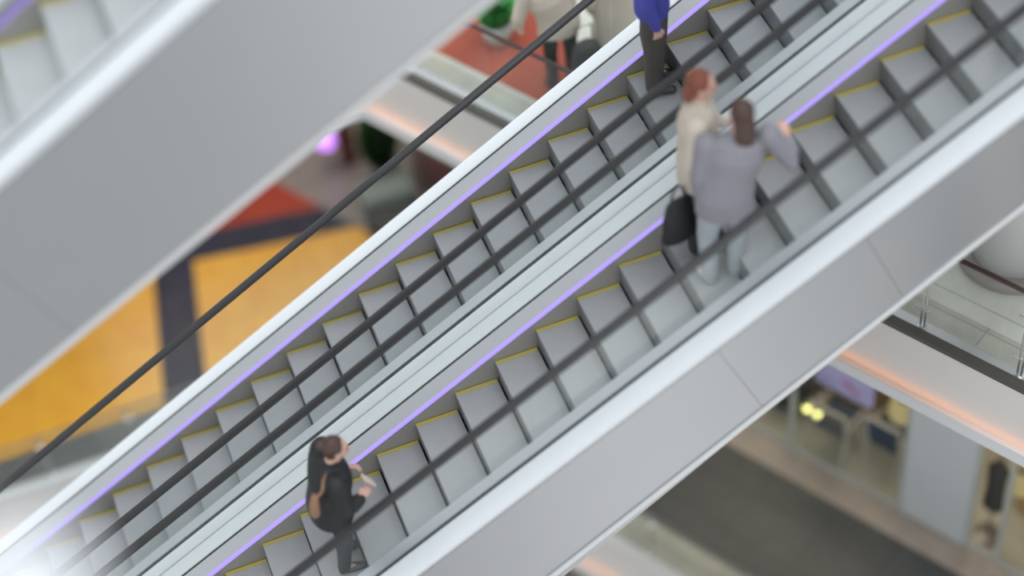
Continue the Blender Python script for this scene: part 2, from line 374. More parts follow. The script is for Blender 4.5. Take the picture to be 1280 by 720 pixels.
# ---------------------------------------------------------------- balustrades
def balustrade(label, line, z, height, rail_m, posts, panels, d=0.12, r=0.024):
    L = offset_line(line, d*s)
    root = empty('balustrade', (L[0].x, L[0].y, z), 0, label, 'balustrade')
    o0 = V((L[0].x, L[0].y, z))
    for i in range(len(L)-1):
        a, b = V((L[i].x, L[i].y, z)), V((L[i+1].x, L[i+1].y, z)); n = max(1, round((b-a).length/panels)); dv = (b-a)/n
        nn = V((-dv.y, dv.x, 0)).normalized()*0.007
        for k in range(n):
            p, q = a+dv*k+dv.normalized()*0.012, a+dv*(k+1)-dv.normalized()*0.012
            bm = bmesh.new(); prism(bm, [p-nn-o0+V((0,0,0.07)), q-nn-o0+V((0,0,0.07)), q-nn-o0+V((0,0,height-0.02)), p-nn-o0+V((0,0,height-0.02))], nn*2)
            obj('glass_panel', bm, M['glass'], root)
        bm = bmesh.new(); tube(bm, [(a-o0+V((0,0,height)), r), (b-o0+V((0,0,height)), r)], 12); obj('handrail', bm, rail_m, root, smooth=True)
    for (px, py) in posts:
        p = V((px, py, z))-o0; bm = bmesh.new()
        for t in (-0.02, 0.02):
            q = p+U*t; tube(bm, [(q, 0.011), (q+V((0,0,height-0.02)), 0.011)], 8)
        lathe(bm, [(0.045, 0.0), (0.045, 0.012), (0.02, 0.02)], p, 16)
        po = obj('post', bm, M['chrome'], root)
        bm = bmesh.new(); c = p+V((0,0,0.25)); tube(bm, [(c-U*0.09, 0.012), (c+U*0.09, 0.012)], 8); tube(bm, [(c+V((0,0,0.55))-U*0.09, 0.012), (c+V((0,0,0.55))+U*0.09, 0.012)], 8)
        obj('glass_clamp', bm, M['chrome'], po)
    return root
def onB(sv, o=0.12): p = g(o, sv, 0); return (p.x, p.y)
balustrade('glass balustrade with dark brown handrail on the upper gallery edge', lineB, ZB, 1.13, M['redrail'], [onB(t) for t in (-0.69, 0.32, 1.33, 2.34, 3.35, -1.7, -2.7)], 1.01)
def edge_rail(label, pts, z, height, posts):
    root = empty('balustrade', (*pts[0], z), 0, label, 'balustrade'); o0 = V((*pts[0], z))
    for a, b in zip(pts, pts[1:]):
        A_, B_ = V((*a, z))-o0, V((*b, z))-o0; dv = B_-A_; nn = V((-dv.y, dv.x, 0)).normalized()*0.007
        bm = bmesh.new(); prism(bm, [A_-nn+V((0,0,0.02)), B_-nn+V((0,0,0.02)), B_-nn+V((0,0,height)), A_-nn+V((0,0,height))], nn*2); obj('glass_panel', bm, M['clear'], root)
        bm = bmesh.new(); tube(bm, [(A_+V((0,0,height)), 0.02), (B_+V((0,0,height)), 0.02)], 12); obj('handrail', bm, M['railgrey'], root, smooth=True)
    for px, py in posts:
        p = V((px, py, z))-o0; bm = bmesh.new()
        tube(bm, [(p, 0.018), (p+V((0,0,height-0.01)), 0.018)], 8); lathe(bm, [(0.06, 0), (0.06, 0.015), (0.02, 0.03)], p, 16)
        po = obj('post', bm, M['chrome'], root)
        bm = bmesh.new(); ell(bm, p+V((0,-0.03,height-0.17)), (0.05, 0.03, 0.045), sub=2); obj('glass_clamp', bm, M['ledge'], po, smooth=True)
    return root
edge_rail('low glass railing with grey rail at the edge of the orange floor', [(-6.5, 5.50), (0.2, 5.50)], ZA, 0.80, [(-5.6, 5.50), (-4.45, 5.50), (-3.32, 5.50), (-2.20, 5.50), (-1.05, 5.50)])
t0 = g(-0.72, 4, 0); t1 = g(-0.72, -4.6, 0)
edge_rail('clear glass railing along the pale edge beside the dark floor', [(t0.x, t0.y), (t1.x, t1.y)], ZA, 0.9, [tuple(g(-0.72, q, 0)[:2]) for q in (2.2, 0.6, -1.0, -2.35, -3.9)])

# round column on the upper gallery
root = empty('column', (6.42, -0.02, ZB), 0, 'round white column with taupe base ring on the upper gallery', 'column')
bm = bmesh.new(); lathe(bm, [(0.40, 0.10), (0.40, 5.2)], seg=48); obj('shaft', bm, M['column'], root, smooth=False)
for p in root.children[0].data.polygons: p.use_smooth = abs(p.normal.z) < 0.5
bm = bmesh.new(); lathe(bm, [(0.53, 0.0), (0.53, 0.07), (0.50, 0.10), (0.405, 0.10)], seg=48); obj('base_ring', bm, M['colring'], root)

# ---------------------------------------------------------------- shop under the upper gallery
def gbox(bm, o0, o1, s0, s1, z0, z1):
    prism(bm, [g(o0, s0, z0), g(o1, s0, z0), g(o1, s1, z0), g(o0, s1, z0)], (0, 0, z1-z0))
ss = [-5.2, -3.4, -1.9, -0.33]
for a, b in zip(ss, ss[1:]):
    bm = bmesh.new(); gbox(bm, 1.545, 1.557, a+0.02, b-0.02, ZA+0.08, ZB-0.95)
    struct('window_%d' % (ss.index(a)+1), bm, M['clear'])
bm = bmesh.new(); gbox(bm, 1.545, 1.557, 0.92, 5, ZA+0.08, ZB-0.95); struct('window_4', bm, M['clear'])
bm = bmesh.new(); gbox(bm, 1.53, 1.575, -5.2, 9, ZA, ZA+0.08)
for q in (-5.2, -3.4, -1.9, -0.36, 0.52, 0.92): gbox(bm, 1.53, 1.575, q-0.03, q+0.03, ZA+0.08, ZB-0.95)
struct('window_5', bm, M['frame'])
bm = bmesh.new(); gbox(bm, 1.50, 1.56, -0.33, 0.49, ZA+0.02, ZB-0.95)
tag(obj('wall_panel', bm, M['panel'], bevel=0.01), 'tall plain grey panel in the shop front beside the chairs', 'wall panel')
bm = bmesh.new(); gbox(bm, 4.4, 4.5, -5.2, 0.3, ZA, ZB-0.4); struct('wall_shop', bm, M['wood'])
bm = bmesh.new(); gbox(bm, 2.3, 2.4, 0.75, 6, ZA, ZB-0.4); struct('wall_shop', bm, M['wood2'])
bm = bmesh.new(); gbox(bm, 2.95, 4.4, 0.3, 0.4, ZA, ZB-0.4); struct('wall_shop', bm, M['wood2'])
bm = bmesh.new(); gbox(bm, 1.58, 4.4, -5.3, -5.2, ZA, ZB-0.4); struct('wall_shop', bm, M['wood'])

ANG = math.atan2(U.y, U.x)
def chair(loc, rz, label, backm, bw, bh):
    root = empty('chair', loc, rz, label, 'chair', 'chairs behind the shop glass')
    w = bw/2
    for sx in (-1, 1):
        bm = bmesh.new(); tube(bm, [((sx*w, -0.24, 0), 0.020), ((sx*w*0.96, -0.20, 0.43), 0.026)], 10); obj('leg', bm, M['chairframe'], root, smooth=True)
        bm = bmesh.new(); tube(bm, [((sx*w, 0.28, 0), 0.020), ((sx*w*0.97, 0.20, 0.43), 0.028), ((sx*w, 0.27, bh), 0.024)], 10); obj('leg', bm, M['chairframe'], root, smooth=True)
        bm = bmesh.new(); tube(bm, [((sx*w, 0.22, 0.62), 0.022), ((sx*w*1.04, 0.0, 0.66), 0.026), ((sx*w, -0.20, 0.60), 0.024), ((sx*w*0.96, -0.20, 0.43), 0.02)], 10); obj('armrest', bm, M['chairframe'], root, smooth=True)
    bm = bmesh.new(); box(bm, -w*0.92, w*0.92, -0.22, 0.20, 0.40, 0.50); obj('seat', bm, M['navyseat'], root, bevel=0.03)
    bm = bmesh.new(); prism(bm, [(-w*0.88, 0.17, 0.52), (w*0.88, 0.17, 0.52), (w*0.94, 0.24, bh), (-w*0.94, 0.24, bh)], (0, 0.05, 0.0)); obj('backrest', bm, backm, root, bevel=0.02)
    bm = bmesh.new(); tube(bm, [((-w, 0.27, bh), 0.024), ((w, 0.27, bh), 0.024)], 10); obj('top_rail', bm, M['chairframe'], root, smooth=True)
    return root
p = g(1.95, -1.50, ZA+0.001); chair(p, ANG+PI, 'pale framed armchair with grey brown back, left of the pair', M['chairback'], 0.50, 0.92)
p = g(2.10, -0.84, ZA+0.001); chair(p, ANG+PI, 'pale framed armchair with navy back, next to the grey panel', M['navyseat'], 0.46, 0.98)
# dark tub chair
p = g(2.15, -2.30, ZA+0.001); root = empty('tub_chair', p, ANG+PI, 'dark charcoal tub chair deep in the shop below yellow lamps', 'chair')
bm = bmesh.new(); lathe(bm, [(0.24, 0.18), (0.27, 0.28), (0.27, 0.42), (0.22, 0.45)]); obj('seat', bm, M['dark'], root, bevel=0.01)
bm = bmesh.new()
for i in range(13):
    a = PI*i/12
    tube(bm, [((0.27*math.cos(a), 0.27*math.sin(a), 0.20), 0.045), ((0.30*math.cos(a), 0.30*math.sin(a), 0.55+0.2*math.sin(a)), 0.045)], 8)
obj('backrest', bm, M['dark'], root, smooth=True)
for sx in (-1, 1):
    for sy in (-1, 1):
        bm = bmesh.new(); tube(bm, [((sx*0.2, sy*0.2, 0.0), 0.015), ((sx*0.16, sy*0.16, 0.22), 0.02)], 8); obj('leg', bm, M['dark'], root)
root = empty('display_cabinet', g(2.64, -1.55, ZA+0.001), ANG, 'brown wooden display cabinet behind the two shop chairs', 'cabinet')
bm = bmesh.new(); box(bm, -1.15, 1.05, -0.14, 0.14, 0.06, 1.75); obj('body', bm, M['wood2'], root, bevel=0.01)
for q in (-1.1, -0.38, 0.34):
    bm = bmesh.new(); box(bm, q, q+0.66, -0.165, -0.142, 0.12, 1.68); d_ = obj('door', bm, M['wood'], root, bevel=0.006)
    bm = bmesh.new(); box(bm, q+0.57, q+0.60, -0.185, -0.165, 0.65, 0.85); obj('handle', bm, M['chrome'], d_)
bm = bmesh.new(); box(bm, -1.15, 1.05, -0.12, 0.12, 0.0, 0.06); obj('plinth', bm, M['darktrim'], root)
# yellow pendants
for i, (px, py, lb) in enumerate(((5.45, 2.10, 'left of the two glowing yellow pendant lamps in the shop'), (5.525, 1.975, 'right of the two glowing yellow pendant lamps in the shop'))):
    zb = -4.80
    root = empty('pendant_lamp', (px, py, zb), 0, lb, 'lamp', 'yellow pendant lamps in the shop')
    bm = bmesh.new(); ell(bm, (0, 0, 0), (0.040, 0.040, 0.062)); obj('bulb', bm, M['lamp'], root, smooth=True)
    bm = bmesh.new(); lathe(bm, [(0.03, 0.06), (0.02, 0.12)], seg=12); tube(bm, [((0, 0, 0.12), 0.004), ((0, 0, ZB-0.95-zb), 0.004)], 6); obj('cord', bm, M['darktrim'], root)
# hanging lavender sign
root = empty('hanging_sign', g(1.73, -1.25, -4.28), ANG, 'lavender sign with a magenta mark hanging above the shop chairs', 'sign')
bm = bmesh.new(); box(bm, -0.47, 0.31, -0.015, 0.015, 0, 0.62); obj('sign_board', bm, M['signp'], root)
bm = bmesh.new()
for (x, z, r) in ((-0.02, 0.21, 0.055), (0.06, 0.15, 0.045), (0.13, 0.18, 0.03), (-0.10, 0.24, 0.03)): ell(bm, (x, -0.017, z), (r, 0.004, r*0.8), sub=2)
obj('magenta_mark', bm, M['magenta'], root)
bm = bmesh.new()
for (x, z, r) in ((-0.36, 0.10, 0.035), (-0.28, 0.16, 0.04), (-0.22, 0.08, 0.03), (-0.40, 0.22, 0.03)): ell(bm, (x, -0.017, z), (r, 0.004, r*0.6), sub=2)
obj('indigo_mark', bm, M['indigo'], root)
bm = bmesh.new(); tube(bm, [((-0.4, 0, 0.6), 0.006), ((-0.4, 0, 2.6), 0.006)], 6); tube(bm, [((0.25, 0, 0.6), 0.006), ((0.25, 0, 2.6), 0.006)], 6); obj('hanger', bm, M['chrome'], root)
# cream lamp shades
for sv, o, zz, lb in ((-0.55, 1.78, -4.10, 'cream pleated shade glowing above the grey panel left edge'), (0.86, 2.02, -4.62, 'cream pleated shade glowing right of the grey panel')):
    root = empty('shade_lamp', g(o, sv, zz), 0, lb, 'lamp', 'cream shades behind the shop glass')
    bm = bmesh.new(); seg = 36
    rings = []
    for r, z in ((0.15, 0.34), (0.19, 0.0)):
        rings.append([bm.verts.new(((r+0.012*(k % 2))*math.cos(2*PI*k/seg), (r+0.012*(k % 2))*math.sin(2*PI*k/seg), z)) for k in range(seg)])
    for k in range(seg): bm.faces.new((rings[0][k], rings[0][(k+1)%seg], rings[1][(k+1)%seg], rings[1][k]))
    o_ = obj('lamp_shade', bm, M['shade'], root); so = o_.modifiers.new('thick', 'SOLIDIFY'); so.thickness = 0.006
    bm = bmesh.new(); tube(bm, [((0, 0, 0.05), 0.008), ((0, 0, 2.4), 0.008)], 8); obj('stem', bm, M['chrome'], root)
# dark coat on a stand
root = empty('coat_stand', g(1.80, 0.66, ZA+0.001), 0, 'dark coat hanging on a slim stand right of the grey panel', 'coat stand')
bm = bmesh.new(); tube(bm, [((0, 0, 0.02), 0.014), ((0, 0, 1.6), 0.014)], 10); lathe(bm, [(0.17, 0), (0.17, 0.02), (0.02, 0.04)]); obj('stand', bm, M['railgrey'], root)
bm = bmesh.new(); tube(bm, [((0, 0, 0.62), 0.13, 0.07), ((0, 0, 1.0), 0.11, 0.07), ((0, 0, 1.35), 0.13, 0.07), ((0, 0, 1.45), 0.06, 0.05)], 20, side=U); obj('coat', bm, M['dark'], root, smooth=True)

# ---------------------------------------------------------------- under the gallery at the upper left
bm = bmesh.new(); box(bm, -0.11, 0.11, -0.11, 0.11, 0, 4.1)
tag(obj('square_column', bm, M['maroon'], bevel=0.01), 'slim maroon column under the gallery corner', 'column').location = (1.78, 9.25, ZA+0.005)
def leaves(bm, n, R, H, z0, lw, sq=1.0):
    for i in range(n):
        a = random.random()*2*PI; h = random.random(); r = R*math.sqrt(max(0.05, 1-(2*h-1)**2))*(0.55+0.45*random.random())
        c = V((r*math.cos(a), r*math.sin(a), z0+H*h)); d = V((math.cos(a), math.sin(a), 0.4+random.random())).normalized()
        w = d.cross(V((0, 0, 1))).normalized()*lw; l = lw*2.6; up_ = d.cross(w).normalized()*lw*0.25
        vs = [bm.verts.new(c-d*l*0.5), bm.verts.new(c+w+up_), bm.verts.new(c+d*l*0.5), bm.verts.new(c-w+up_)]
        bm.faces.new(vs)
def potted(loc, label, potm, leafm, pr, ph, R, H, n, lw):
    root = empty('potted_plant', loc, 0, label, 'plant')
    bm = bmesh.new(); lathe(bm, [(pr*0.72, 0), (pr*0.95, ph*0.5), (pr, ph), (pr*0.9, ph), (pr*0.86, ph*0.9)]); obj('pot', bm, potm, root, smooth=True)
    bm = bmesh.new()
    for i in range(7):
        a = i*0.9; tube(bm, [((0.02*math.cos(a), 0.02*math.sin(a), ph*0.85), 0.008), ((R*0.5*math.cos(a), R*0.5*math.sin(a), ph+H*0.6), 0.005)], 6)
    obj('stem', bm, M['leaf'], root)
    bm = bmesh.new(); leaves(bm, n, R, H, ph*0.9, lw); o = obj('foliage', bm, leafm, root)
    return root
potted((2.12, 8.62, ZA+0.005), 'dark green bushy plant in a grey pot under the gallery', M['planter'], M['leaf'], 0.20, 0.40, 0.28, 0.95, 900, 0.045)
bm = bmesh.new(); box(bm, -0.36, 0.36, -0.20, 0.20, 0, 0.55); box(bm, -0.32, 0.32, -0.16, 0.16, 0.55, 0.56)
tag(obj('planter_box', bm, M['planter'], bevel=0.01), 'grey green planter box in front of the dark plant', 'planter').location = (1.98, 7.98, ZA+0.005)
root = empty('bench', (2.0, 7.40, ZA+0.005), -0.5, 'dark low bench in front of the planter box', 'bench')
bm = bmesh.new(); box(bm, -0.45, 0.45, -0.17, 0.17, 0.36, 0.43); obj('seat', bm, M['dark'], root, bevel=0.01)
for sx in (-0.38, 0.38):
    bm = bmesh.new(); box(bm, sx-0.03, sx+0.03, -0.14, 0.14, 0, 0.36); obj('leg', bm, M['darktrim'], root)
root = empty('kiosk_counter', (3.0, 8.0, ZA+0.005), ANG, 'brown kiosk counter with an olive top under the gallery', 'counter')
bm = bmesh.new(); box(bm, -0.55, 0.55, -0.28, 0.28, 0, 1.0); obj('body', bm, M['kiosk'], root, bevel=0.01)
bm = bmesh.new(); box(bm, -0.6, 0.6, -0.33, 0.33, 1.0, 1.05); obj('counter_top', bm, M['olive'], root, bevel=0.01)
bm = bmesh.new()
for q in (-0.27, 0.0, 0.27): box(bm, q-0.12, q+0.12, -0.295, -0.28, 0.12, 0.85)
obj('front_panel', bm, M['maroon'], root)
# purple lamp
root = empty('globe_lamp', (1.50, 9.22, ZA+0.005), 0, 'small glowing purple globe lamp on a slim stand', 'lamp')
bm = bmesh.new(); lathe(bm, [(0.12, 0), (0.12, 0.02), (0.015, 0.03), (0.015, 0.40), (0.04, 0.42)], seg=24); obj('stand', bm, M['railgrey'], root)
bm = bmesh.new(); ell(bm, (0, 0, 0.53), (0.14, 0.14, 0.14)); obj('globe', bm, M['purple'], root, smooth=True)
# back wall of lower gallery
bm = bmesh.new(); box(bm, -9, 7, 13.9, 14.0, ZA, ZB-0.35); struct('wall_back', bm, M['taupe'])

# ---------------------------------------------------------------- upper gallery furniture
poly_slab('rug', [tuple(g(0.50, -6.9, 0)[:2]), tuple(g(0.50, -4.55, 0)[:2]), tuple(g(1.15, -4.3, 0)[:2]), tuple(g(2.6, -6.5, 0)[:2])], ZB, ZB+0.012, M['carpet'])
r = [o for o in COL.objects if o.name.startswith('rug')][0]; del r['kind']; tag(r, 'brick red carpet on the upper gallery behind the far escalator', 'rug')
potted((2.98, 4.98, ZB+0.012), 'round bright green plant in a pale pot on the red carpet', M['pot'], M['leafb'], 0.18, 0.30, 0.22, 0.40, 1300, 0.042)

# ---------------------------------------------------------------- people
def hand(bm, w, d, nrm, curl=0.6, S=1.0):
    """palm and five fingers from wrist w towards d; nrm = back of hand"""
    d = V(d).normalized(); nrm = V(nrm); nrm = (nrm-d*nrm.dot(d)).normalized(); sd = d.cross(nrm)
    w = V(w)
    for j in range(4):
        o = (j-1.5)*0.019*S
        tube(bm, [(w+d*0.0+sd*o*0.6, 0.014*S), (w+d*0.085*S+sd*o, 0.012*S)], 8)
    for j, L in enumerate((0.066, 0.076, 0.070, 0.054)):
        o = (j-1.5)*0.021*S; b = w+d*0.085*S+sd*o
        a1 = curl*0.5; a2 = curl*1.2
        p1 = b+(d*math.cos(a1)-nrm*math.sin(a1))*L*0.5*S
        p2 = p1+(d*math.cos(a2)-nrm*math.sin(a2))*L*0.5*S
        tube(bm, [(b, 0.010*S), (p1, 0.0092*S), (p2, 0.008*S)], 8)
    b = w+d*0.025*S-sd*0.028*S
    tube(bm, [(b, 0.012*S), (b-sd*0.022*S+d*0.025*S, 0.011*S), (b-sd*0.026*S+d*0.058*S-nrm*0.01*S, 0.009*S)], 8)

def person(name, label, loc, J, face, hair, coat, trouser, shoem, S=1.0, hem=0.80, coatr=1.0, wide=1.0, long_hair=0.0, group=None):
    """J: joints relative to the ground point (pelvis, chest, neck, head, and L/R shoulder elbow wrist hand-dir, hip knee ankle)"""
    root = empty('person', loc, 0, label, 'person', group)
    q = lambda v: V(v)*S
    face = V(face).normalized(); up = V((0, 0, 1)); right = face.cross(up).normalized()
    pel, che, nek, hed = q(J['pelvis']), q(J['chest']), q(J['neck']), q(J['head'])
    side = (q(J['R'][0])-q(J['L'][0])).normalized()
    bm = bmesh.new()
    tube(bm, [(pel-up*0.06*S, 0.15*S, 0.10*S), (pel+up*0.06*S, 0.155*S, 0.105*S), (pel.lerp(che, 0.5), 0.125*S, 0.09*S), (che, 0.16*S, 0.105*S), (che.lerp(nek, 0.65), 0.15*S, 0.08*S), (nek, 0.065*S, 0.06*S)], 20, side=side)
    tube(bm, [(nek-up*0.04*S, 0.056*S), (hed-up*0.05*S, 0.052*S)], 14)
    # head: skull, jaw, nose, brow, ears
    rot = Matrix((right, face, right.cross(face))).transposed().to_quaternion()
    ell(bm, hed+up*0.02*S, (0.074*S, 0.094*S, 0.100*S), rot)
    ell(bm, hed-up*0.05*S+face*0.030*S, (0.054*S, 0.062*S, 0.064*S), rot)
    tube(bm, [(hed+face*0.090*S+up*0.012*S, 0.008*S), (hed+face*0.112*S-up*0.022*S, 0.013*S)], 8)
    ell(bm, hed+face*0.082*S+up*0.030*S, (0.045*S, 0.012*S, 0.010*S), rot, 2)
    for sgn in (-1, 1): ell(bm, hed+right*sgn*0.076*S-up*0.005*S, (0.012*S, 0.020*S, 0.032*S), rot, 2)
    for k in ('L', 'R'):
        sh, el, wr, hd, nm = [q(v) for v in J[k]]
        tube(bm, [(sh, 0.052*S), (sh.lerp(el, 0.5), 0.045*S), (el, 0.038*S), (el.lerp(wr, 0.4), 0.036*S), (wr, 0.024*S)], 14)
        hand(bm, wr, hd, nm, J.get('curl', 0.9), S)
        hp, kn, an, toe = [q(v) for v in J['leg'+k]]
        tube(bm, [(hp, 0.088*S), (hp.lerp(kn, 0.5), 0.075*S), (kn, 0.055*S), (kn.lerp(an, 0.35), 0.055*S), (an, 0.036*S)], 14)
        tube(bm, [(an-up*0.02*S, 0.030*S), (an+toe.normalized()*0.12*S-up*0.052*S, 0.018*S)], 10)
    fused('body', bm, M['skin'], root, 0.0065, 2)
    # face details
    for sgn in (-1, 1):
        bm = bmesh.new(); ell(bm, hed+face*0.088*S+right*sgn*0.030*S+up*0.012*S, (0.012*S, 0.006*S, 0.007*S), rot, 2); obj('eye', bm, M['eye'], root, smooth=True)
    bm = bmesh.new(); ell(bm, hed+face*0.090*S-up*0.052*S, (0.022*S, 0.007*S, 0.007*S), rot, 2); obj('mouth', bm, M['lip'], root, smooth=True)
    # hair
    bm = bmesh.new()
    ell(bm, hed+up*0.040*S-face*0.020*S, (0.088*S, 0.098*S, 0.096*S), rot)
    ell(bm, hed-face*0.045*S-up*0.01*S, (0.080*S, 0.066*S, 0.090*S), rot)
    if long_hair:
        b0 = hed-face*0.070*S-up*0.02*S
        tube(bm, [(b0, 0.080*S, 0.045*S), (b0-up*long_hair*0.5*S-face*0.03*S, 0.085*S, 0.04*S), (b0-up*long_hair*S-face*0.035*S, 0.06*S, 0.025*S)], 16, side=right)
    else:
        ell(bm, hed+up*0.06*S-face*0.115*S, (0.042*S, 0.040*S, 0.042*S), rot)
    fused('hair', bm, hair, root, 0.008, 2)
    # coat: torso and sleeves in one
    cr = coatr; bm = bmesh.new()
    hz = pel.copy(); hz.z = hem*S
    tube(bm, [(hz, 0.20*S*cr, 0.15*S*cr), (pel.lerp(hz, 0.3)+up*0.02*S, 0.195*S*cr, 0.15*S*cr), (pel.lerp(che, 0.5), 0.175*S*cr, 0.135*S*cr), (che, 0.195*S*cr, 0.14*S*cr), (che.lerp(nek, 0.6), 0.175*S*cr, 0.11*S*cr), (nek-up*0.015*S, 0.085*S, 0.08*S)], 24, side=side, cap=False)
    tube(bm, [(nek-up*0.03*S, 0.085*S, 0.08*S), (nek+up*0.03*S, 0.072*S, 0.07*S)], 18, cap=False)
    for k in ('L', 'R'):
        sh, el, wr, hd, nm = [q(v) for v in J[k]]
        tube(bm, [(sh, 0.078*S*cr), (sh.lerp(el, 0.5), 0.068*S*cr), (el, 0.062*S*cr), (el.lerp(wr, 0.5), 0.055*S*cr), (el.lerp(wr, 0.93), 0.044*S*cr)], 16)
    fused('coat', bm, coat, root, 0.010, 5)
    bm = bmesh.new(); w_ = wide
    tube(bm, [(pel-up*0.08*S, 0.16*S, 0.115*S), (pel+up*0.10*S, 0.155*S, 0.115*S)], 20, side=side)
    for k in ('L', 'R'):
        hp, kn, an, toe = [q(v) for v in J['leg'+k]]
        tube(bm, [(hp, 0.098*S), (hp.lerp(kn, 0.5), 0.086*S*w_), (kn, 0.070*S*w_), (kn.lerp(an, 0.4), 0.066*S*w_), (an-up*0.012*S, 0.057*S*w_)], 16)
    fused('trousers', bm, trouser, root, 0.010, 3)
    for k in ('L', 'R'):
        hp, kn, an, toe = [q(v) for v in J['leg'+k]]; t = toe.normalized()
        bm = bmesh.new(); b = V((an.x, an.y, an.z))
        tube(bm, [(b+up*0.015*S, 0.046*S), (b-up*0.035*S, 0.046*S)], 14)
        tube(bm, [(b-up*0.052*S-t*0.03*S, 0.044*S, 0.026*S), (b-up*0.052*S+t*0.09*S, 0.048*S, 0.026*S), (b-up*0.056*S+t*0.17*S, 0.038*S, 0.020*S)], 14, side=t.cross(up))
        fused('shoe', bm, shoem, root, 0.007, 2)
    return root

# woman in black on the near escalator, facing uphill
SP = 1.02
zst = lambda k: TA*0.4*k
J1 = dict(pelvis=(0.03, 0, 0.93), chest=(0.09, 0, 1.25), neck=(0.13, 0, 1.43), head=(0.19, 0.0, 1.57),
    R=((0.10, -0.20, 1.37), (0.12, -0.27, 1.08), (0.26, -0.22, 1.10), (0.7, 0.2, 0.5), (0, -1, 0.3)),
    L=((0.10, 0.20, 1.37), (0.02, 0.27, 1.10), (0.24, 0.19, 1.02), (1, -0.3, 0.1), (0, 0.6, 1)),
    legR=((0.03, -0.10, 0.88), (0.07, -0.10, 0.48), (0.0, -0.10, 0.08), (1, -0.1, 0)),
    legL=((0.03, 0.10, 0.88), (0.09, 0.10, 0.48), (0.04, 0.10, 0.08), (1, 0.1, 0)))
person('person', 'person in a black jacket with brown hair in a bun, riding alone', (-0.59, -0.64, zst(-2)), J1, (0.95, -0.15, -0.12), M['brownhair'], M['black'], M['darkblue'], M['shoed'], SP, hem=0.80, coatr=1.30)
# woman in grey, back to us
J2 = dict(pelvis=(0.04, 0, 0.95), chest=(0.13, 0.02, 1.27), neck=(0.16, 0.03, 1.46), head=(0.19, 0.05, 1.62),
    L=((-0.07, 0.08, 1.40), (-0.14, 0.05, 1.12), (-0.12, 0.08, 0.86), (0, 0.1, -1), (-1, 0, 0)),
    R=((0.37, -0.03, 1.41), (0.53, -0.12, 1.12), (0.51, -0.06, 1.33), (-0.2, 0.3, 1), (0.3, -1, 0)),
    legL=((-0.05, 0, 0.88), (-0.08, 0.05, 0.48), (-0.08, 0.0, 0.08), (-0.1, 1, 0)),
    legR=((0.14, 0, 0.88), (0.16, 0.04, 0.48), (0.13, 0.0, 0.08), (0.3, 1, 0)))
person('person', 'person in a grey melange coat and light grey trousers leaning on the rail', (3.05, -0.68, zst(7)), J2, (0.15, 1, 0.05), M['brownhair'], M['greycoat'], M['greytr'], M['shoe'], 1.09, hem=0.76, coatr=1.12, wide=1.15, long_hair=0.20)
# woman in beige with auburn hair
J3 = dict(pelvis=(0, 0, 0.95), chest=(0, 0, 1.27), neck=(0.01, 0, 1.46), head=(0.03, 0, 1.61),
    L=((0.08, 0.17, 1.40), (0.10, 0.24, 1.12), (0.26, 0.14, 1.02), (1, -0.3, 0.2), (0, 0.5, 1)),
    R=((-0.08, -0.17, 1.40), (-0.14, -0.25, 1.12), (-0.06, -0.25, 0.86), (0.1, 0, -1), (0, -1, 0)),
    legL=((0.05, 0.09, 0.88), (0.07, 0.09, 0.48), (0.04, 0.09, 0.08), (1, -0.2, 0)),
    legR=((-0.04, -0.09, 0.88), (-0.03, -0.09, 0.48), (-0.04, -0.09, 0.08), (1, -0.3, 0)))
person('person', 'person in a beige coat with auburn hair, turned towards the companion in grey', (3.06, -0.24, zst(7)), J3, (0.9, -0.45, 0.0), M['redhair'], M['beigecoat'], M['black'], M['shoe'], 1.12, hem=0.72, coatr=1.08, wide=1.5, long_hair=0.10)
# black bag held by the beige person
root = empty('tote_bag', (2.80, -0.42, zst(7)+0.36), 0.2, 'large black tote bag held beside the beige coat', 'bag')
bm = bmesh.new(); tube(bm, [((0, 0, 0.03), 0.17, 0.075), ((0, 0, 0.25), 0.15, 0.065), ((0, 0, 0.42), 0.12, 0.035)], 20, side=(1, 0, 0)); obj('bag_body', bm, M['black'], root, smooth=True)
bm = bmesh.new(); tube(bm, [((-0.08, 0, 0.40), 0.010), ((-0.05, 0, 0.56), 0.010), ((0.0, 0.01, 0.60), 0.010), ((0.05, 0, 0.56), 0.010), ((0.08, 0, 0.40), 0.010)], 8); obj('strap', bm, M['black'], root, smooth=True)
# tan shoulder bag
root = empty('shoulder_bag', (-0.74, -0.90, zst(-2)+1.10), 0, 'small tan shoulder bag on the back of the black jacket', 'bag')
bm = bmesh.new(); tube(bm, [((0.02, 0, 0.10), 0.05, 0.045), ((0.03, 0, 0.19), 0.055, 0.045), ((0.05, 0, 0.30), 0.04, 0.03)], 16, side=(0, 1, 0)); obj('bag_body', bm, M['tan'], root, smooth=True)
bm = bmesh.new(); tube(bm, [((0.04, 0, 0.26), 0.012), ((0.12, -0.05, 0.42), 0.012), ((0.16, 0.06, 0.40), 0.012), ((0.2, 0.14, 0.36), 0.012)], 8); obj('strap', bm, M['tan'], root, smooth=True)
# phone
root = None
bm = bmesh.new(); box(bm, -0.008, 0.008, -0.045, 0.045, -0.08, 0.08)
o = tag(obj('phone', bm, M['phone'], bevel=0.006), 'pale pink phone held at chest height in front of the black jacket', 'phone'); o.location = (-0.59+0.375, -0.82, zst(-2)+1.275); o.rotation_euler = (0, -0.5, 0.2)
# person in blue on the far escalator
J4 = dict(J3); 
person('person', 'person in a royal blue coat and brown trousers high on the far escalator', (3.38, 1.45, zst(8)), J4, (1, 0.2, 0), M['brownhair'], M['bluecoat'], M['browntr'], M['shoed'], 1.05, hem=0.86, coatr=1.0, wide=1.3)
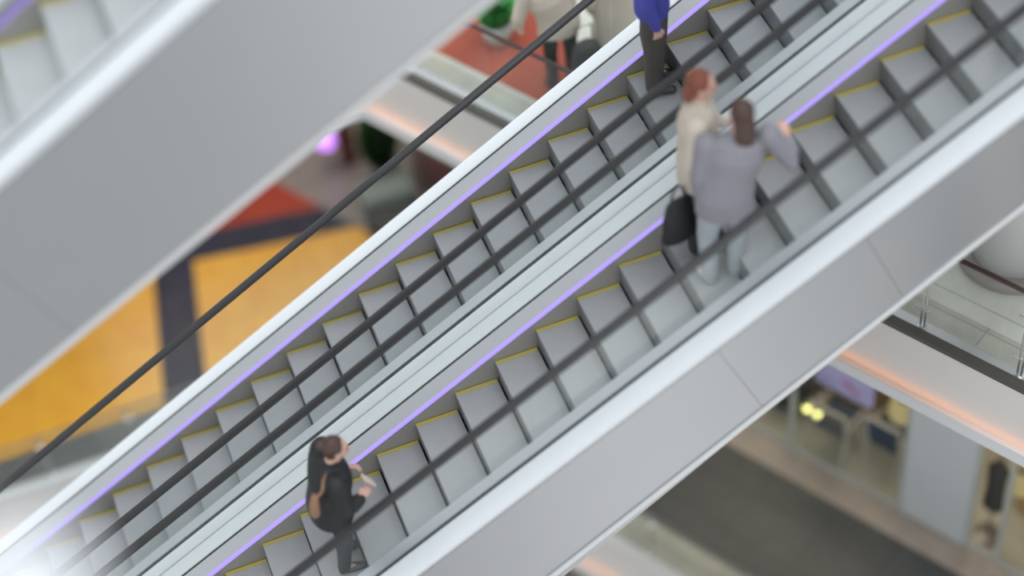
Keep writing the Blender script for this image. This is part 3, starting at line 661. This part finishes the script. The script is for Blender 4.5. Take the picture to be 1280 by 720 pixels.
# two people in beige on the upper gallery
J5 = dict(pelvis=(0, 0, 0.95), chest=(0, 0, 1.27), neck=(0, 0, 1.46), head=(0, 0.02, 1.60),
    L=((-0.20, 0, 1.40), (-0.27, 0, 1.12), (-0.22, 0.10, 0.90), (0.1, 0.5, -1), (-1, 0, 0)),
    R=((0.20, 0, 1.40), (0.27, 0, 1.12), (0.22, 0.10, 0.90), (-0.1, 0.5, -1), (1, 0, 0)),
    legL=((-0.10, 0, 0.88), (-0.11, 0.02, 0.48), (-0.11, 0.0, 0.08), (-0.1, 1, 0)),
    legR=((0.10, 0, 0.88), (0.11, 0.02, 0.48), (0.11, 0.0, 0.08), (0.1, 1, 0)))
J6 = dict(J5, chest=(-0.10, 0, 1.27), neck=(-0.15, 0, 1.45), head=(-0.18, 0.03, 1.60), L=((-0.32, 0, 1.38), (-0.42, 0, 1.10), (-0.40, 0.10, 0.90), (0.1, 0.5, -1), (-1, 0, 0)), R=((0.06, 0, 1.40), (0.14, 0, 1.12), (0.12, 0.10, 0.90), (-0.1, 0.5, -1), (1, 0, 0)))
person('person', 'person in a cream coat leaning over on the gallery next to the green plant', (3.36, 3.98, ZB+0.012), J6, (0.2, 1, 0), M['brownhair'], M['beigecoat'], M['black'], M['shoed'], 1.02, hem=0.80, coatr=1.15)
person('person', 'person in a beige coat on the gallery, right of the dark bag', (3.96, 3.92, ZB), J5, (-0.3, 1, 0), M['brownhair'], M['beigecoat'], M['black'], M['shoed'], 1.02, hem=0.50, coatr=1.2)
root = empty('backpack', (3.52, 3.62, ZB+0.0), 0, 'large dark grey wheeled bag standing in front of the two beige coats', 'bag')
bm = bmesh.new(); tube(bm, [((0, 0, 0.14), 0.19, 0.12), ((0, 0, 0.5), 0.20, 0.13), ((0, 0, 0.80), 0.15, 0.10)], 20, side=(1, 0, 0)); obj('bag_body', bm, M['dark'], root, smooth=True)
root.name = 'wheeled_bag'
for sx in (-0.12, 0.12):
    bm = bmesh.new(); tube(bm, [((sx-0.015, 0.06, 0.04), 0.04), ((sx+0.015, 0.06, 0.04), 0.04)], 14, cap=False); obj('wheel', bm, M['rubber'], root)
bm = bmesh.new(); tube(bm, [((-0.09, 0.06, 0.8), 0.010), ((-0.09, 0.06, 1.05), 0.010), ((0.09, 0.06, 1.05), 0.010), ((0.09, 0.06, 0.8), 0.010)], 8); obj('pull_handle', bm, M['rubber'], root)

# ---------------------------------------------------------------- near white post top (out of focus, bottom left)
root = empty('post_cap', (-1.92, -7.27, 8.62), 0, 'blurred white rounded post top close to the camera, bottom left corner', 'post')
bm = bmesh.new(); lathe(bm, [(0.165, 0.0), (0.165, 1.10)], seg=32); obj('shaft', bm, M['post'], root)
bm = bmesh.new(); ell(bm, (0, 0, 1.10), (0.18, 0.18, 0.13)); obj('cap', bm, M['post'], root, smooth=True)

# ---------------------------------------------------------------- light
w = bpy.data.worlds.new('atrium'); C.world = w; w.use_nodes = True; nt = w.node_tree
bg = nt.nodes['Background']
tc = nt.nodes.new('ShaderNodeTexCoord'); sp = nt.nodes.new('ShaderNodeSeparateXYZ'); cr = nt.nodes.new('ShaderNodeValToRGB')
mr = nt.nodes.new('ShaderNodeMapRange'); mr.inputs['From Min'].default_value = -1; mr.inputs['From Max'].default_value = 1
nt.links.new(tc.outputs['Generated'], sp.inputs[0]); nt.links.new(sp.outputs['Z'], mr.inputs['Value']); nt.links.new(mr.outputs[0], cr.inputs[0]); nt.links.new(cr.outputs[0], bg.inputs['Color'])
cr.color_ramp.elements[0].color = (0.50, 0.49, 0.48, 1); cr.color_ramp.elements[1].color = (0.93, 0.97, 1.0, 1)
# soft bright band added to the world, low behind the viewer, for cladding highlights
def mth(op, a, b=None):
    n = nt.nodes.new('ShaderNodeMath'); n.operation = op
    for i, v in enumerate((a, b)):
        if v is None: continue
        if isinstance(v, (int, float)): n.inputs[i].default_value = v
        else: nt.links.new(v, n.inputs[i])
    return n.outputs[0]
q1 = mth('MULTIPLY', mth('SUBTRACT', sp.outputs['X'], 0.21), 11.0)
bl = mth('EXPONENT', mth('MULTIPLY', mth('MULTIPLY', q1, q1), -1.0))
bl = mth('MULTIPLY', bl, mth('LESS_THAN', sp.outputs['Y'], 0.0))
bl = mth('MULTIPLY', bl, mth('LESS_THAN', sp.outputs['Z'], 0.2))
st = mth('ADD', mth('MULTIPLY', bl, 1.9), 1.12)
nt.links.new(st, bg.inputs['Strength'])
def area(name, loc, rot, sx, sy, power, col):
    l = bpy.data.lights.new(name, 'AREA'); l.shape = 'RECTANGLE'; l.size = sx; l.size_y = sy; l.energy = power; l.color = col
    o = bpy.data.objects.new(name, l); COL.objects.link(o); o.location = loc; o.rotation_euler = rot; return o
area('skylight', (0, -1, 60), (0, 0, 0), 46, 36, 20500, (0.95, 0.98, 1.0))
p = g(3.0, -2.0, ZB-0.6); area('shop_fill_light', p, (0, 0, ANG), 5, 1.6, 110, (1.0, 0.86, 0.66))  # unseen fill added to brighten the shop below the slab, not a fixture
p = g(2.0, 3.0, ZB-0.6); area('shop_fill_light', p, (0, 0, ANG), 3, 0.8, 35, (1.0, 0.86, 0.66))  # second added fill, for the right end of the shop
area('gallery_fill_light', (0.5, 10, ZB-0.6), (0, 0, 0), 6, 4, 220, (1.0, 0.93, 0.86))  # unseen fill added to lift the dark area under the gallery

# ---------------------------------------------------------------- camera
cam = bpy.data.cameras.new('camera'); co = bpy.data.objects.new('camera', cam); COL.objects.link(co)
R_ = ((0.93359, -0.34895, -0.08155), (0.31493, 0.69130, 0.65034), (-0.17056, -0.63283, 0.75527))
CAMR = __import__('mathutils').Matrix(((0,0,0),(0,0,0),(0,0,0)))
pi_, ro, ya = 0.85652914, -0.12498431, 0.26315539
c_, s_ = math.cos(pi_), math.sin(pi_)
fw = V((0, c_, -s_)); upv = V((0, s_, c_)); rt = V((1, 0, 0))
r2 = rt*math.cos(ro)+upv*math.sin(ro); u2 = upv*math.cos(ro)-rt*math.sin(ro)
RZ = Matrix.Rotation(-ya, 3, 'Z')
r2, u2, fw = RZ@r2, RZ@u2, RZ@fw
m = Matrix((r2, u2, -fw)).transposed().to_4x4(); m.translation = V((-1.3461, -10.3488, 13.9488))
co.matrix_world = m
cam.sensor_width = 36; cam.lens = 2423.17/1280*36; cam.clip_end = 200
cam.dof.use_dof = True; cam.dof.focus_distance = 17.5; cam.dof.aperture_fstop = (cam.lens/1000)/0.42
C.camera = co
C.view_settings.view_transform = 'Standard'; C.view_settings.look = 'None'
C.view_settings.exposure = 0.0; C.view_settings.gamma = 1; C.view_settings.use_curve_mapping = False
